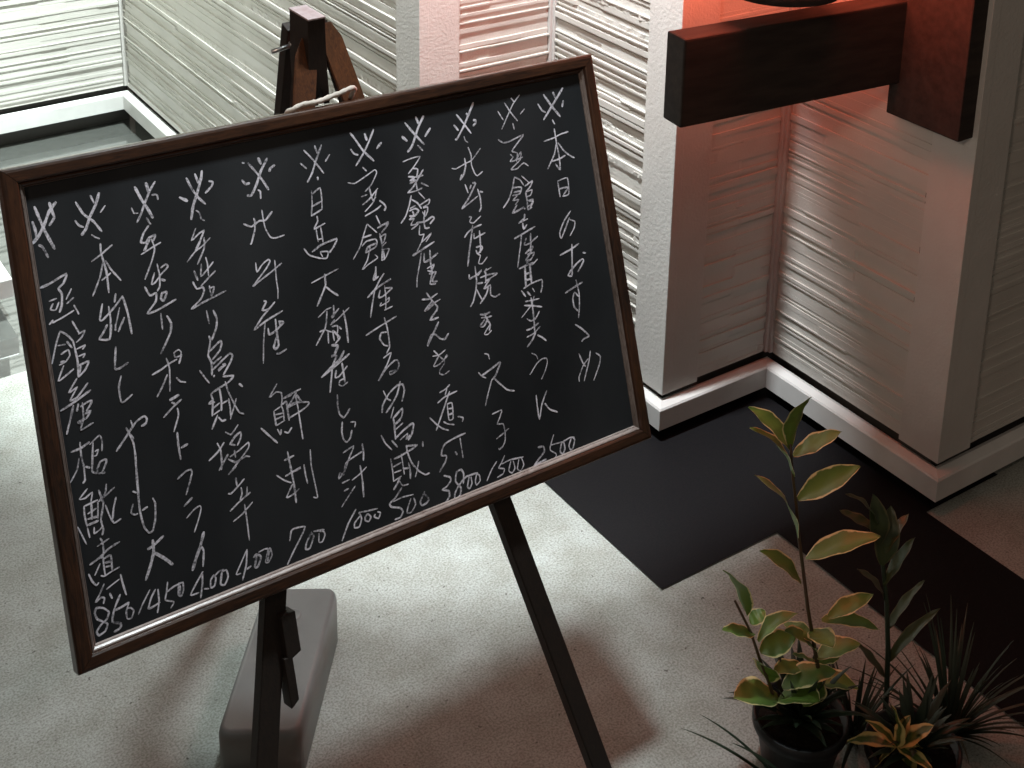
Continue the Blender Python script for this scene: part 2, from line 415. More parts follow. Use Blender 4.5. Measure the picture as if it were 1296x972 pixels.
for k in range(4):
    bm = bmesh.new(); k2 = (k+1) % 4
    A_ = [bm.verts.new(v) for v in ring(bprof, k)]; B_ = [bm.verts.new(v) for v in ring(bprof, k2)]
    for j in range(len(bprof)):
        j2 = (j+1) % len(bprof); bm.faces.new((A_[j], A_[j2], B_[j2], B_[j]))
    bm.faces.new(A_[::-1]); bm.faces.new(B_)
    from_bm('inner_bead', bm, (M['frame_h'], M['bead_side'], M['bead_lit'], M['bead_side'])[k], board)  # tone per side paints the light: dark top, dim sides, pale bottom
slate = from_bm('slate', box_bm(.0198, W_-.0198, -H_+.0198, -.0198, -.020, -.010), M['slate'], board)

CHALK = """802,47 814,67 827,85;840,43 815,66 795,84;820,46 823,56;789,59 795,70 801,74;837,62 833,71;811,87 814,94;812,101 812,121 813,146 811,163 804,153;789,116 809,114 822,111 837,110;811,124 805,138 795,150 788,158;815,123 823,136 832,145 841,151;799,148 813,147 825,144;803,179 803,203;803,179 822,178 820,202 808,203;804,191 821,192 810,201;818,228 803,240 792,255 793,264 804,251 814,237;814,240 823,245 820,254 810,264;786,288 808,284 824,279;811,277 804,315 801,323 795,321 800,316 815,307 826,303 828,306 822,313 814,320;829,294 834,296;785,345 805,340 820,337;808,331 810,352 807,370 802,387;808,356 802,348 797,356 797,369 803,377;794,395 804,404 813,414 816,419 806,420 801,423;792,439 797,455 801,461;814,441 809,454 794,481;808,451 797,458 786,472 785,479;824,447 831,454 827,465 812,485
709,290 722,288 737,287;720,288 716,319;729,288 727,315;719,300 729,300;718,309 728,309;711,320 726,316 746,315 745,325 741,333;707,322 713,332;717,326 722,333;727,323 730,329;728,335 720,347 700,360;722,336 722,350 721,371 719,386;711,339 722,340 736,341;708,344 722,348 739,354;709,364 714,369;733,359 724,368 716,369 712,367;705,380 714,380 729,375;704,390 717,388 730,381;721,387 713,396 702,404;723,392 730,397 737,404;708,415 715,420 717,426;699,444 714,432 724,428 732,429 733,435 727,446 718,456;704,476 703,494 703,512 712,491 724,475;717,492 724,503 737,511;693,550 703,552 703,559 696,564 681,573;682,573 693,572 704,571;724,541 715,555 714,561 723,569 722,573 715,576;716,554 729,555 738,556;736,556 731,568 735,573 740,567 740,558 736,556;738,556 752,554 760,556;754,556 748,565 750,572 755,570 760,560 758,556;729,47 737,62 747,77;758,40 744,51 733,64 717,84;742,42 746,48;715,57 722,71;763,62 754,68;738,79 739,88;708,98 716,104 727,104 754,99 741,109 729,119 738,124 734,135;725,123 729,128 723,133 733,133 744,123;745,123 741,134 722,145 733,146 746,140 754,146;736,133 746,131;726,157 719,173 709,188 698,197;726,157 735,163 740,172;739,158 750,170;742,174 757,169 752,176 742,183;720,172 731,173 736,175 731,183 718,183;721,179 732,179;726,185 717,190 728,191 720,197;723,198 713,208 725,206 734,204 736,207;742,183 742,196 741,209;742,183 754,182 750,189 743,190;742,196 753,196 748,203 742,204;741,209 749,207;745,197 753,199 744,209;734,214 732,220 721,225;723,224 738,222;728,226 728,235 735,230;709,245 723,242 749,236;723,241 718,257 712,273 707,287;730,249 725,258 734,258 751,251;739,244 736,261 733,273;724,271 740,263 732,273 723,281 733,282;727,273 740,273 733,281 724,285 733,289 744,284
643,49 653,64 663,80;675,37 664,52 652,68 637,84 635,83;660,50 662,54;636,63 642,72;670,62 674,63 673,67 668,70;650,82 651,88 655,92;621,123 628,125 644,121 657,118 675,104;645,113 645,124 639,136 632,142 636,135;654,99 657,111 655,124 658,137 662,142 672,138;639,150 642,163;652,151 657,152 642,170 627,183;627,183 640,178 657,171;649,153 646,158;659,161 661,174 660,188 656,193;662,165 667,167;637,197 641,198 637,204 643,207 657,200;656,212 641,214 631,218 624,224;641,210 634,230 628,246 622,265;641,222 640,229 646,228 660,225;651,220 649,240 647,251;641,242 650,242 651,246 642,252 640,246;642,253 646,255 641,265 647,267 657,260;622,277 622,283 633,281 644,276 636,282;634,268 633,288 629,302 622,316 616,322;631,301 634,310 637,317;648,279 662,276;653,276 649,280 651,283;640,286 654,285 670,287 656,291 648,292;650,283 648,294;634,293 643,294;646,295 656,291 643,303 655,300;651,302 646,311 633,322;655,301 653,314 660,319 669,317;630,337 638,339 647,338;631,342 640,344 649,344;637,337 640,346 644,355 641,363;636,346 627,353 633,355 641,347;644,355 632,366 638,368 645,364;627,393 633,396 634,403;612,416 617,423 623,427;617,422 635,417 651,412 648,418 639,429 632,433;632,433 623,449 615,465;637,432 646,443 656,454 668,459;624,480 641,479 636,488 630,496 640,499 641,511 639,522 634,529 627,532 626,530;625,516 637,512 648,508;619,547 609,555 598,568;634,543 627,551 621,557 630,561 627,567 616,569;627,553 642,552 665,555;643,554 637,566 642,571 648,566 647,555;657,556 652,568 657,573 664,566 662,556
556,45 569,64 582,81;588,41 576,56 562,79 553,86;575,40 578,51;548,63 555,71;596,60 585,70;571,80 578,89;543,98 557,96 572,96 562,106 549,116;557,110 565,113 561,124;548,120 558,123 550,126 559,127 549,130;574,115 565,124 553,136 543,142;559,123 572,123;543,142 557,142 568,140;559,132 559,141;567,133 578,140;548,147 542,160 534,173 525,181;547,152 556,159 561,168;560,144 569,156;559,163 576,158 574,164 564,167;543,164 552,162;541,167 551,166 556,170 548,176 540,174;546,169 547,174 539,179 547,179;547,179 540,187 552,188 540,193;549,187 551,186 564,187 576,183 579,186 571,192;564,168 571,168 570,174 565,180 562,173;566,172 562,185 562,196 569,197;554,191 551,203 559,204;559,204 553,214 571,205 560,215;535,229 546,226 573,218;556,210 543,225;551,224 545,241 537,260 534,273;554,230 552,242 561,241 576,235;564,228 562,245 562,261;555,252 567,249 561,257 555,255;557,260 568,260 560,271 568,273;562,260 556,274 565,276;539,292 551,294 565,290;540,308 552,303 568,299;548,285 555,298 562,308 559,314;555,298 540,309 550,306 557,303;559,313 547,323 561,323;560,329 550,341 536,357 545,344 552,345 559,353 566,355 573,349;542,373 553,374 564,370;545,366 552,375 559,384 559,389;552,375 541,387 550,387 566,379;565,377 560,382;559,388 550,395 549,400 556,403 565,400;544,425 554,423 562,419;538,438 552,433 572,431;557,422 552,431;560,428 550,443 540,458 529,474;553,444 561,445 559,466 552,466 553,445;554,451 560,452;553,459 560,459;522,454 531,466 540,475 549,480;543,466 549,471 559,475;567,466 575,470 573,475;575,492 558,493 540,496 534,502 531,510 539,513 536,520 524,531;565,496 565,507 565,524;554,512 556,517;530,538 539,543 540,548 532,554 524,556 534,561 534,568 527,574 519,575;559,559 562,546 559,539 551,540 547,552 554,563 551,573 542,575 543,568 550,560 561,553 567,551 585,552;570,553 565,565 568,569 573,563 573,554;583,553 579,562 580,568 587,564 587,556 583,553
468,43 474,53 484,71 498,88;505,45 495,60 482,76 469,89;490,48 492,58;465,65 469,72 475,75;514,65 505,72;479,93 484,99;453,109 463,112 481,106 497,100 499,105 488,119 477,126;484,122 486,139;470,132 479,131;470,143 481,138 497,126;486,141 492,137;495,127 488,142 472,153;471,159 489,154 498,150;497,143 503,149 505,154 502,158;472,170 464,184 456,198 443,212;472,170 479,178 485,185;488,162 492,175;487,179 505,175 500,181 492,187;461,187 476,186;459,198 467,193 481,193 483,198 479,204 463,208;463,208 468,201 481,199;471,202 464,218 454,229 465,224 480,219 477,214;489,187 490,206 486,224;489,192 498,190 494,199 489,202;490,205 497,201;489,210 500,211 492,222 486,224;491,212 490,224;475,230 473,242 468,247 477,244;475,233 468,246 477,244;486,242 477,250 469,259 455,268;455,268 474,258 495,252;468,260 461,278 455,295;476,263 472,272 479,272 495,265;484,258 483,275 480,290;475,280 472,284 486,281 488,276 484,278;478,291 491,289;484,262 495,264;444,317 466,311 495,304;476,301 478,316 478,333 477,342 471,349;476,321 468,320 464,327 469,337 475,340;465,354 478,350 469,364 452,382 465,370 481,362 486,363 487,370 483,376 472,379 471,375 479,375 482,377;457,397 461,409 466,413;485,392 477,408 466,419 456,427;450,425 453,415 465,403 479,396 488,397 489,406 483,419;469,423 462,436;482,428 466,437 466,451;467,437 482,429 478,440 466,446;466,438 465,453 464,466;468,446 476,443;467,453 479,448;464,465 478,458 493,453 495,456 490,467 483,473;471,469 484,464 480,471 487,467;443,454 448,467 456,478;458,466 465,477;452,489 452,507 451,520;454,501 467,499;469,488 469,503 469,516;454,509 465,509;451,520 464,517;462,518 456,525 449,531;460,523 464,530 473,531;457,491 469,490 495,485;479,479 479,489 483,505 492,519 501,527 508,527;479,480 496,484;494,506 489,518 485,525;478,503 479,514 477,525;468,508 477,510;505,482 504,489;462,532 450,542 440,547 442,552 455,558 458,564 453,570 444,570;446,546 460,545 478,547;473,551 466,562 464,568 471,569 479,561 478,552;496,549 487,560 489,566 496,565 501,561 495,552
408,328 400,337 388,343 370,353;415,334 399,341 369,353;393,330 388,330 396,331 388,342;391,316 400,319 393,329;387,345 378,376;392,350 389,359 395,359 409,349;402,343 402,359 402,369;402,364 395,365 393,370 398,373 406,370;388,382 386,396 387,408 392,414 397,411 403,405;389,419 386,432 387,442 391,447 397,443 401,434;401,423 408,425 406,431;383,459 400,455 391,468 381,483 371,490 374,483 379,487 385,473 398,469 411,466;413,456 413,468 411,478;375,497 386,496;405,483 405,503 403,525;390,498 402,494 414,488;376,508 383,507;393,507 382,516 369,527;389,537 375,551 362,570;394,547 384,554 383,560 390,561 395,552 394,546 393,543 406,545 421,547;401,551 400,556 405,559 409,554 405,549 401,551;416,553 414,556 420,560 424,554 420,551;395,53 407,69 419,89;422,51 411,69 402,85 393,96;412,50 414,61;387,69 395,78;432,66 424,74;409,92 409,96;397,108 395,125 391,141;397,113 410,107 410,123 408,136;394,129 409,125;391,141 407,136;399,143 399,150 392,159 409,155;395,160 395,177;402,158 402,179;395,174 402,174;373,181 379,191 394,199 404,201 407,193 396,191 398,198;384,188 399,182 423,179 417,188 409,195;376,228 394,224 418,219;397,221 396,235 391,243 379,260;396,238 403,246 412,254;378,275 391,268 399,267;392,270 389,283 385,292 369,310;377,294 386,293;386,294 394,299;389,296 387,312;403,265 401,278 397,280 410,271;394,289 405,285 425,274;401,284 395,289;396,292 404,293 402,303 396,297 396,311;399,302 405,309 397,315;416,275 417,294 416,319;406,295 409,299;393,298 401,303 402,310
313,54 323,69 330,81 336,94;341,53 329,68 320,84 311,96 305,95;328,50 331,59;301,74 305,80 311,80;350,64 343,67 341,71;321,91 324,94 323,103;305,52 308,53;309,126 310,134;310,128 308,141 301,156 299,158;294,130 304,136 316,131 325,132 336,123;322,118 322,133 323,143 328,155 335,158 348,157;302,183 302,195 311,187 320,183 322,186 315,194 293,212 304,207 321,200 338,192;329,186 328,199 327,212 327,225 325,236;305,234 308,236 301,245 310,246 320,239;310,246 299,254 286,267 303,260 329,253;302,262 296,285 291,312;305,270 305,278 312,277 328,268 321,265;317,261 316,282 316,295 311,299 309,295 315,284;311,305 316,306 326,303;322,265 322,271;305,343 292,357 302,353 309,356 309,364 306,374;295,376 305,373;295,376 295,387 295,395;307,374 308,382 307,391;296,381 307,382;295,387 306,386;295,395 308,392;296,400 299,408 301,402;305,406 310,409 316,404;274,392 283,404 293,417;310,364 323,361 337,359;308,371 314,369 314,384 314,394;311,364 323,363;330,362 322,370 315,377 323,376 333,374;315,375 326,374 345,379 343,383 332,387 314,391;328,362 329,381 329,402 329,423;330,365 335,375;299,442 313,440;305,432 306,453 307,477 306,500;297,462 307,460 320,458 310,460;285,457 295,467 304,473;305,475 294,489 304,488 313,484;325,456 325,469 326,481;337,440 335,460 336,480 337,503 331,501;289,544 293,533 298,531 313,534 303,547 291,560 281,572;321,544 312,554 309,562 315,563 323,550 320,545;324,544 339,547;331,549 329,560 334,561 339,554 338,549 332,547
227,56 232,71 239,84 247,94;249,51 246,61 238,78 230,93 225,109;239,53 242,66;214,78 224,85;256,66 261,68 259,73 249,80;233,99 237,103 238,111 242,114;229,121 221,135 233,128 240,126;240,126 234,134 231,141 223,150;239,126 235,134 224,148;211,160 223,150 234,145 246,137;238,135 236,148 224,166;236,160 237,169 236,184;229,167 226,182 239,173 245,168;224,194 236,186 246,180;218,173 221,186;214,186 218,196 226,196 227,201 221,210 207,219 223,215 256,208;235,196 235,203 236,211;234,200 241,199 237,209;226,226 227,243;235,228 238,240 235,251 227,264;224,258 225,264 221,276 219,282 222,292 220,307;222,277 238,268 239,272 235,280 224,288;223,294 236,288;222,301 238,292 248,287 251,291 246,299 235,311;236,298 240,299 229,304 235,300;223,308 222,310;205,297 210,307 215,316;234,313 248,316 240,322 225,326 215,330 216,338 212,357;217,337 210,341 218,341;227,326 227,342 225,354;215,348 224,344;214,356 223,353;236,320 238,334 243,350 248,363 254,367;226,346 236,344;237,342 237,355 236,366;247,345 241,357 235,368;219,358 209,373;220,361 224,367 229,367;254,328 258,333;199,410 212,403 222,394;213,392 216,402 215,417 213,426;210,426 219,416 225,410;244,378 235,386 232,387 226,382;229,399 238,391 246,388 245,395 239,403;230,399 236,402;227,414 240,410 254,404 253,411 239,422 224,433;234,408 234,417;224,416 233,423 240,422;240,422 248,420 253,422;221,435 233,428;230,442 230,452;241,447 230,454 221,459 217,458;235,456 235,464 231,471;216,480 229,473 246,466;243,458 241,468;218,494 231,489 247,479;236,478 236,497 235,524;230,534 220,547 211,559 217,560;230,534 226,552 218,569;226,558 232,556;237,547 242,544 237,559 241,560 247,550 243,545;245,543 253,542 258,543;258,544 252,558 256,560 262,553 261,544 258,544;259,546 255,558
178,493 171,508 163,521 156,534;171,508 174,516 170,534;169,540 159,550 149,562 160,563;168,540 166,554 161,570;167,561 173,563;182,549 177,554 176,563 181,562 184,554 182,549;184,550 190,547 196,547;193,549 189,563 194,566 200,558 199,549 193,549;159,53 165,70 171,83 176,96;186,52 178,61 169,75 161,89 155,97;174,51 176,65;151,78 153,85 158,86;179,68 184,68 186,70 186,75;168,94 170,100 172,103;169,104 161,112 156,122 162,124 167,119 176,117;168,121 158,133;176,118 172,124;181,128 171,131 154,137;164,124 160,133;170,121 172,134 166,148 154,168;172,153 173,167 171,181 167,186;167,163 161,176 166,175 175,167 185,160 183,156 176,159;174,173 179,176;152,177 157,189 165,188 163,198 150,210 164,209 189,202;173,189 170,196 173,200 179,190 173,190;167,214 166,234;174,219 178,229 175,241 159,263;144,285 156,282 166,278 178,275;165,270 167,284 163,311;163,290 155,302 146,313;174,297 178,303 185,306;176,272 176,266 182,264 185,268 183,272 177,272;185,271 180,281;161,321 173,318;176,325 164,331 150,340;161,322 174,319;163,325 167,328;169,334 169,343 160,361;164,363 163,378 163,397;166,383 175,381;155,419 167,413 174,413 174,419 163,441;158,454 170,447;159,469 170,462 178,460 179,464 174,475 166,489
105,489 113,487 127,480;113,480 112,494 106,508 97,524;113,496 124,507 133,518;100,537 89,550 82,560;107,539 100,547 95,558 101,558 110,556;110,540 109,555 105,567;123,536 120,547 117,556 127,562 122,568;121,547 130,544 141,543;137,542 134,555 137,559 141,553 142,543;138,546 136,557;84,56 91,72 102,84 110,98;114,51 108,64 98,78 92,90 85,97;103,52 106,62;80,78 84,85 89,88;119,68 112,75;97,99 101,103 106,106;92,131 105,125 120,117;106,112 105,124 108,147 107,173;106,134 99,152 87,172;109,134 114,146 124,162;101,156 113,150;97,184 91,202 95,203 112,191 123,181;115,176 112,186;104,189 104,205 101,220;123,182 126,203 127,229;117,194 107,219;121,207 111,222;104,211 99,228 87,225 93,218 99,210;109,212 108,220;105,239 100,264 105,266 117,262;106,275 101,288 101,305 104,307 116,301;86,362 101,348 115,335 126,331 129,335 127,340 121,342;109,331 110,338;102,338 105,347 108,359 108,375 105,403 103,433;105,346 109,354;107,387 105,413 103,440 105,461 110,470 115,469 120,457 123,439 121,431;98,415 102,418;96,430 92,439 96,443 100,443;106,441 113,439
35,51 39,67 43,83 51,106;61,51 51,61 43,75 35,86 26,94;53,50 55,62 56,69 49,77;30,68 32,79 32,90;33,97 37,100 42,114;27,147 38,145 60,138 55,148 48,153 51,160 49,173 45,181;35,165 44,164;39,169 35,175 41,177 46,169;63,157 55,168;64,168 55,173;31,192 36,188;35,191 47,188 62,183;63,177 66,185 67,189;58,195 64,211;42,203 35,217 27,238;42,203 49,209 55,218 56,225;63,212 71,210 66,217 59,221;37,219 46,220;39,230 48,227 49,234 43,240 35,242;42,239 37,239;40,244 31,260 41,256 51,251;48,217 53,226;56,225 57,244 55,262;58,229 69,227 65,231;59,238 67,237 64,241;56,249 70,247 64,256 55,262;60,250 57,258;53,263 41,277 52,273;65,272 50,285 41,287;41,286 52,273;67,281 50,288 32,294;45,290 28,295;44,293 38,308 31,324;50,293 47,301;55,293 53,313 48,324 64,320;52,297 61,294 66,294 64,298 58,304;56,307 63,305 57,312 46,314 51,317;33,346 45,345 56,341;45,338 44,353 45,368 44,383 41,386;41,356 37,368 29,378 26,381;47,368 52,371;56,344 69,337 71,345 69,356;60,343 57,359 54,376 59,380;61,354 65,353 62,359 59,359;61,374 65,368 72,367 72,371 65,381 60,380 60,374;65,382 69,382;45,394 34,403 41,404 50,400 47,410;38,413 55,411;38,413 37,423 38,437;41,423 52,420;47,412 45,431;40,429 53,430;39,436 52,435;55,413 52,432;27,434 31,447 34,457;38,439 39,451;46,441 45,448 52,446 56,443;58,400 60,412 61,417 55,435;68,396 65,406 56,413;77,403 65,409 54,414;63,420 66,434 70,444 79,442;77,415 72,427 69,439;55,435 56,447 54,453;51,456 53,462 52,475 48,479;46,464 61,460;34,482 46,478 60,471 73,468;46,485 38,496;51,478 50,490 50,501;51,481 60,480 59,498;52,486 60,487;52,491 59,492;45,499 49,501 57,499 68,497;31,492 34,502 38,508 41,506;68,506 69,518 71,532;49,517 57,514 66,511;52,523 54,530;47,510 40,520 34,527 41,524 45,526 43,532;48,544 42,537 34,534 31,539 33,547 40,553 44,557 40,564 32,566 30,561 36,555 44,551 48,544;64,529 57,539 53,546 50,557 59,562 59,566 56,568 50,569;54,545 63,544 73,542;73,542 68,551 68,560 73,561 77,554 74,549 69,548"""
PRICE_TOP = 512
def smooth_path(pts, n=5):
    if len(pts) < 3: 
        a, b = pts; return [a.lerp(b, i/6) for i in range(7)]
    out = []
    for i in range(len(pts)-1):
        p0, p1, p2, p3 = pts[max(i-1, 0)], pts[i], pts[i+1], pts[min(i+2, len(pts)-1)]
        for k in range(n):
            t = k/n
            cr = .5*((2*p1)+(p2-p0)*t+(2*p0-5*p1+4*p2-p3)*t*t+(3*p1-p0-3*p2+p3)*t*t*t)
            out.append(cr.lerp(p1.lerp(p2, t), .45))
    out.append(pts[-1]); return out
jobs = []
for line in CHALK.strip().split('\n'):
    strokes = line.split(';'); dish, price = [], []
    for st in strokes:
        ys = [int(p.split(',')[1]) for p in st.split()]
        (price if min(ys) > PRICE_TOP else dish).append(st)
    jobs.append(('chalk_writing', dish))
    if price: jobs.append(('chalk_price', price))
for ci, (cname, strokes) in enumerate(jobs):
    rnd = random.Random(ci); V, F = [], []
    for si, st in enumerate(strokes):
        pts = [Vector((float(a)/1000, -float(b)/1000, 0)) for a, b in (p.split(',') for p in st.split())]
        pts = smooth_path(pts)
        z = -.010 + .0003 + (si % 37)*.00001
        w0 = rnd.uniform(.00088, .00138)*(1.4 if si < 5 and cname == 'chalk_writing' else 1); rings = []
        for i, p in enumerate(pts):
            t = (pts[min(i+1, len(pts)-1)]-pts[max(i-1, 0)])
            if t.length < 1e-6: t = Vector((1, 0, 0))
            t.normalize(); nrm = Vector((-t.y, t.x, 0))
            w = w0*(1+.35*noise.noise(Vector((p.x*160, p.y*160, ci*3+si))))
            if i == 0 or i == len(pts)-1: w *= .55; p = p+t*(-.0004 if i == 0 else .0004)
            rings.append((p+nrm*w, p-nrm*w))
        b0 = len(V)
        for a_, b_ in rings:
            V += [a_+Vector((0, 0, z)), b_+Vector((0, 0, z))]
        for i in range(len(rings)-1):
            q = b0+2*i; F.append((q, q+1, q+3, q+2))
    o = mesh(cname, V, F, M['chalk'], slate)
    for p in o.data.polygons:
        if p.normal.z < 0: p.flip()
# ghost smears of older chalk along the lower slate
# ------------------------------------------------------------------ easel
es = tag(empty('easel', (.82, 1.45, 0)), 'dark wooden tripod easel carrying the chalkboard, its pinkish head rising above the frame', 'easel')
def eloc(o): o.location = -es.location; return o
tiltn = nn
def along(p, q, z): t = (z-p.z)/(q.z-p.z); return p+(q-p)*t
LA, LB, RA, RB = [Vector(v) for v in ((.799, 1.682, 1.209), (.606, 1.417, .546), (.828, 1.689, 1.223), (.976, 1.426, .513))]
lf, rf = along(LA, LB, .004), along(RA, RB, .004)
def taper_leg(p, q, w0, w1, t, face):
    p, q = Vector(p), Vector(q); Wd = (q-p).normalized(); T_ = Vector(face); T_ = (T_-Wd*T_.dot(Wd)).normalized(); U_ = T_.cross(Wd)
    bm = bmesh.new(); R_ = []
    for s_, ww in ((0, w0), (.16, w1), (1, w1)):
        c = p+(q-p)*s_; R_.append([bm.verts.new(c+U_*x*ww/2+T_*y*t/2) for x, y in ((-1, -1), (1, -1), (1, 1), (-1, 1))])
    for a_, b_ in zip(R_, R_[1:]):
        for k in range(4): bm.faces.new((a_[k], a_[(k+1) % 4], b_[(k+1) % 4], b_[k]))
    bm.faces.new(R_[0][::-1]); bm.faces.new(R_[-1])
    bmesh.ops.bevel(bm, geom=list(bm.edges), offset=.0012, segments=2, affect='EDGES')
    return bm
eloc(from_bm('front_leg', taper_leg(LA, lf, .014, .030, .020, tiltn), M['easel'], es))
eloc(from_bm('front_leg', taper_leg(RA, rf, .014, .030, .020, tiltn), M['easel'], es))
for a_, b_ in ((LA, lf), (RA, rf)):
    q_ = a_+(b_-a_)*.125; d_ = (b_-a_).normalized()*.004
    eloc(from_bm('lit_leg_overlay', taper_leg(a_+d_+nn*.0135, q_+nn*.0135, .016, .034, .004, tiltn), M['easel_lit'], es))  # added overlay, paints the lantern-lit top of each front leg
eloc(from_bm('rear_leg', beam_bm(Vector((.802, 1.722, 1.212)), Vector((.84, 2.10, .004)), .024, .020, (0, 1, 0)), M['easel'], es))
# deep head block with two prongs in front of the legs, worn pale cap on top
HB = Vector((.8045, 1.650, 1.240))
bm = bmesh.new()
add_prism(bm, [(-.013, 0), (.013, 0), (.0135, -.060), (.0175, -.125), (.0085, -.125), (.003, -.088), (-.0005, -.125), (-.012, -.125), (-.014, -.060)], 0, .058, (1, 0, 0), (0, -.0, 1), (0, 1, 0), HB, .0012)
eloc(from_bm('head_block', bm, M['easel'], es))
bm = bmesh.new()
add_prism(bm, [(-.0135, -.001), (.0135, -.001), (.0135, .060), (-.0135, .060)], .0003, .0030, (1, 0, 0), (0, 1, 0), (0, 0, 1), HB, .0008)
eloc(from_bm('head_cap', bm, M['cap'], es))
bm = bmesh.new(); tube_bm(bm, [Vector((.766, 1.715, 1.181)), Vector((.800, 1.714, 1.186))], .0034, 10)
lathe_bm(bm, [(0, -.002), (.0055, -.002), (.0055, .002), (0, .002)], (.7945, 1.708, 1.190), 8)
eloc(from_bm('hinge_bolt', bm, M['bolt'], es, True))
# board rest brackets and pegs below the frame
for x_, z_, dx, dz in ((.604, .508, .020, .060), (.598, .455, .012, .065)):
    pp = Vector((x_, 0, z_)); pp.y = 1.392+(z_-.508)*.36
    bm = bmesh.new(); add_prism(bm, [(0, -dz/2), (dx, -dz/2+.008), (dx, dz/2), (0, dz/2)], -.012, .012, (1, 0, 0), -g, nn, pp, .0015)
    eloc(from_bm('rest_bracket', bm, M['easel'], es))
# cord looped over the top rail
rope = []
p_a, p_b = [Vector(v) for v in ((.745, 1.606, 1.137), (.841, 1.614, 1.145))]
for i in range(25):
    t = i/24; p = p_a.lerp(p_b, t); p.z += .0015*math.sin(t*9); p.y += .0015*math.sin(t*14)
    rope.append(p)
rope = [p_a+Vector((-.006, .018, -.02)), p_a+Vector((-.004, .006, -.004))]+rope+[p_b+Vector((.004, .006, -.004)), p_b+Vector((.004, .018, -.02))]
bm = bmesh.new(); tube_bm(bm, rope, [0.0036+.0005*math.sin(i*2.1) for i in range(len(rope))], 8)
tag(from_bm('cord', bm, M['rope'], None, True), 'short pale cord lying over the top rail at the easel head', 'cord')

# ------------------------------------------------------------------ grey weight block on the ground
bm = bmesh.new()
ux = Vector((.111, -.069, 0)).normalized(); uy = Vector((.182, .235, 0)).normalized()
wgt = tag(empty('weight_block', (.615, 1.682, 0)), 'long grey plastic weight block lying on the concrete behind the left easel leg', 'weight block')
wd, ln, hh = .131, .325, .100
def rrect(w, l, r, ins=0):
    pts = []
    for cx_, cy_, a0 in ((w-r, l-r, 0), (r, l-r, 90), (r, r, 180), (w-r, r, 270)):
        for a in (0, 30, 60, 90):
            an = math.radians(a0+a); pts.append((cx_+(r-ins)*math.cos(an), cy_+(r-ins)*math.sin(an)))
    return pts
layers = [(.0, 0), (.085, .0), (.094, .002), (.099, .005), (.100, .010)]
rings = []
for z_, ins in layers:
    rings.append([bm.verts.new(ux*x+uy*y+Vector((0, 0, z_+.002))) for x, y in rrect(wd, ln, .020, ins)])
for a_, b_ in zip(rings, rings[1:]):
    for k in range(16): bm.faces.new((a_[k], a_[(k+1) % 16], b_[(k+1) % 16], b_[k]))
bm.faces.new(rings[0][::-1]); bm.faces.new(rings[-1])
from_bm('body', bm, M['plastic'], wgt, True).data.polygons
for o in wgt.children:
    for p in o.data.polygons: p.use_smooth = len(p.vertices) == 4
bm = bmesh.new(); lathe_bm(bm, [(0, .1025), (.010, .1025), (.012, .1035), (.014, .1035), (.0155, .1018)], ux*.065+uy*.255, 20)
from_bm('filler_cap', bm, M['plastic'], wgt, True)

# ------------------------------------------------------------------ wall bracket and lantern
br = tag(empty('lantern_bracket', (2.09, 1.62, .81)), 'heavy black brown timber arm and back plate fixed to the ribbed wall', 'bracket')
bm = box_bm(2.062, 2.106, 1.54, 1.715, .812, 1.62, .003); o = from_bm('back_plate', bm, M['ironwood'], br); o.location = -br.location
y0, y1 = 1.738, 1.690
bm = bmesh.new()
ad = Vector((.52, -.053, 0)).normalized(); ay = Vector((-ad.y, ad.x, 0))
add_prism(bm, [(0, 0), (.520, 0), (.520, .056), (0, .056)], .881, 1.047, ad, ay, (0, 0, 1), (1.553, 1.742, 0), .004)
o = from_bm('arm', bm, M['ironwood'], br); o.location = -br.location

LC = Vector((1.785, 1.748, 1.10))
lan = tag(empty('lantern', LC), 'glowing red paper lantern with a round dark base just above the timber arm', 'lantern')
bm = bmesh.new(); lathe_bm(bm, [(0, -.006), (.085, -.006), (.106, 0), (.110, .006), (.110, .020), (.104, .026), (0, .026)])
from_bm('base', bm, M['ironwood'], lan, True)
lm = bpy.data.materials.new('glowing_red_paper'); lm.use_nodes = True
b = lm.node_tree.nodes['Principled BSDF']; b.inputs['Base Color'].default_value = (.6, .05, .03, 1)
b.inputs['Emission Color'].default_value = (1, .17, .09, 1); b.inputs['Emission Strength'].default_value = 17
bm = bmesh.new(); pr = [(0, .0265), (.07, .0265)]
for i in range(1, 40):
    t = i/40; pr.append((.07+.075*math.sin(math.pi*t)**.7+.0025*math.cos(i*math.pi), .0265+.33*t))
pr += [(.07, .357), (0, .357)]
lathe_bm(bm, pr); from_bm('paper_shade', bm, lm, lan, True)
bm = bmesh.new(); lathe_bm(bm, [(0, .3575), (.074, .3575), (.078, .363), (.078, .378), (.07, .383), (0, .383)])
from_bm('top_ring', bm, M['ironwood'], lan, True)
bm = bmesh.new(); tube_bm(bm, [(0, 0, .38), (0, 0, .47)], .003, 8); from_bm('hanging_cord', bm, M['ironwood'], lan, True)
bm = bmesh.new(); tube_bm(bm, [LC+Vector((0, 0, .47))-br.location, Vector((2.062, 1.66, 1.575))-br.location], .007, 10); from_bm('hook_arm', bm, M['ironwood'], br, True)

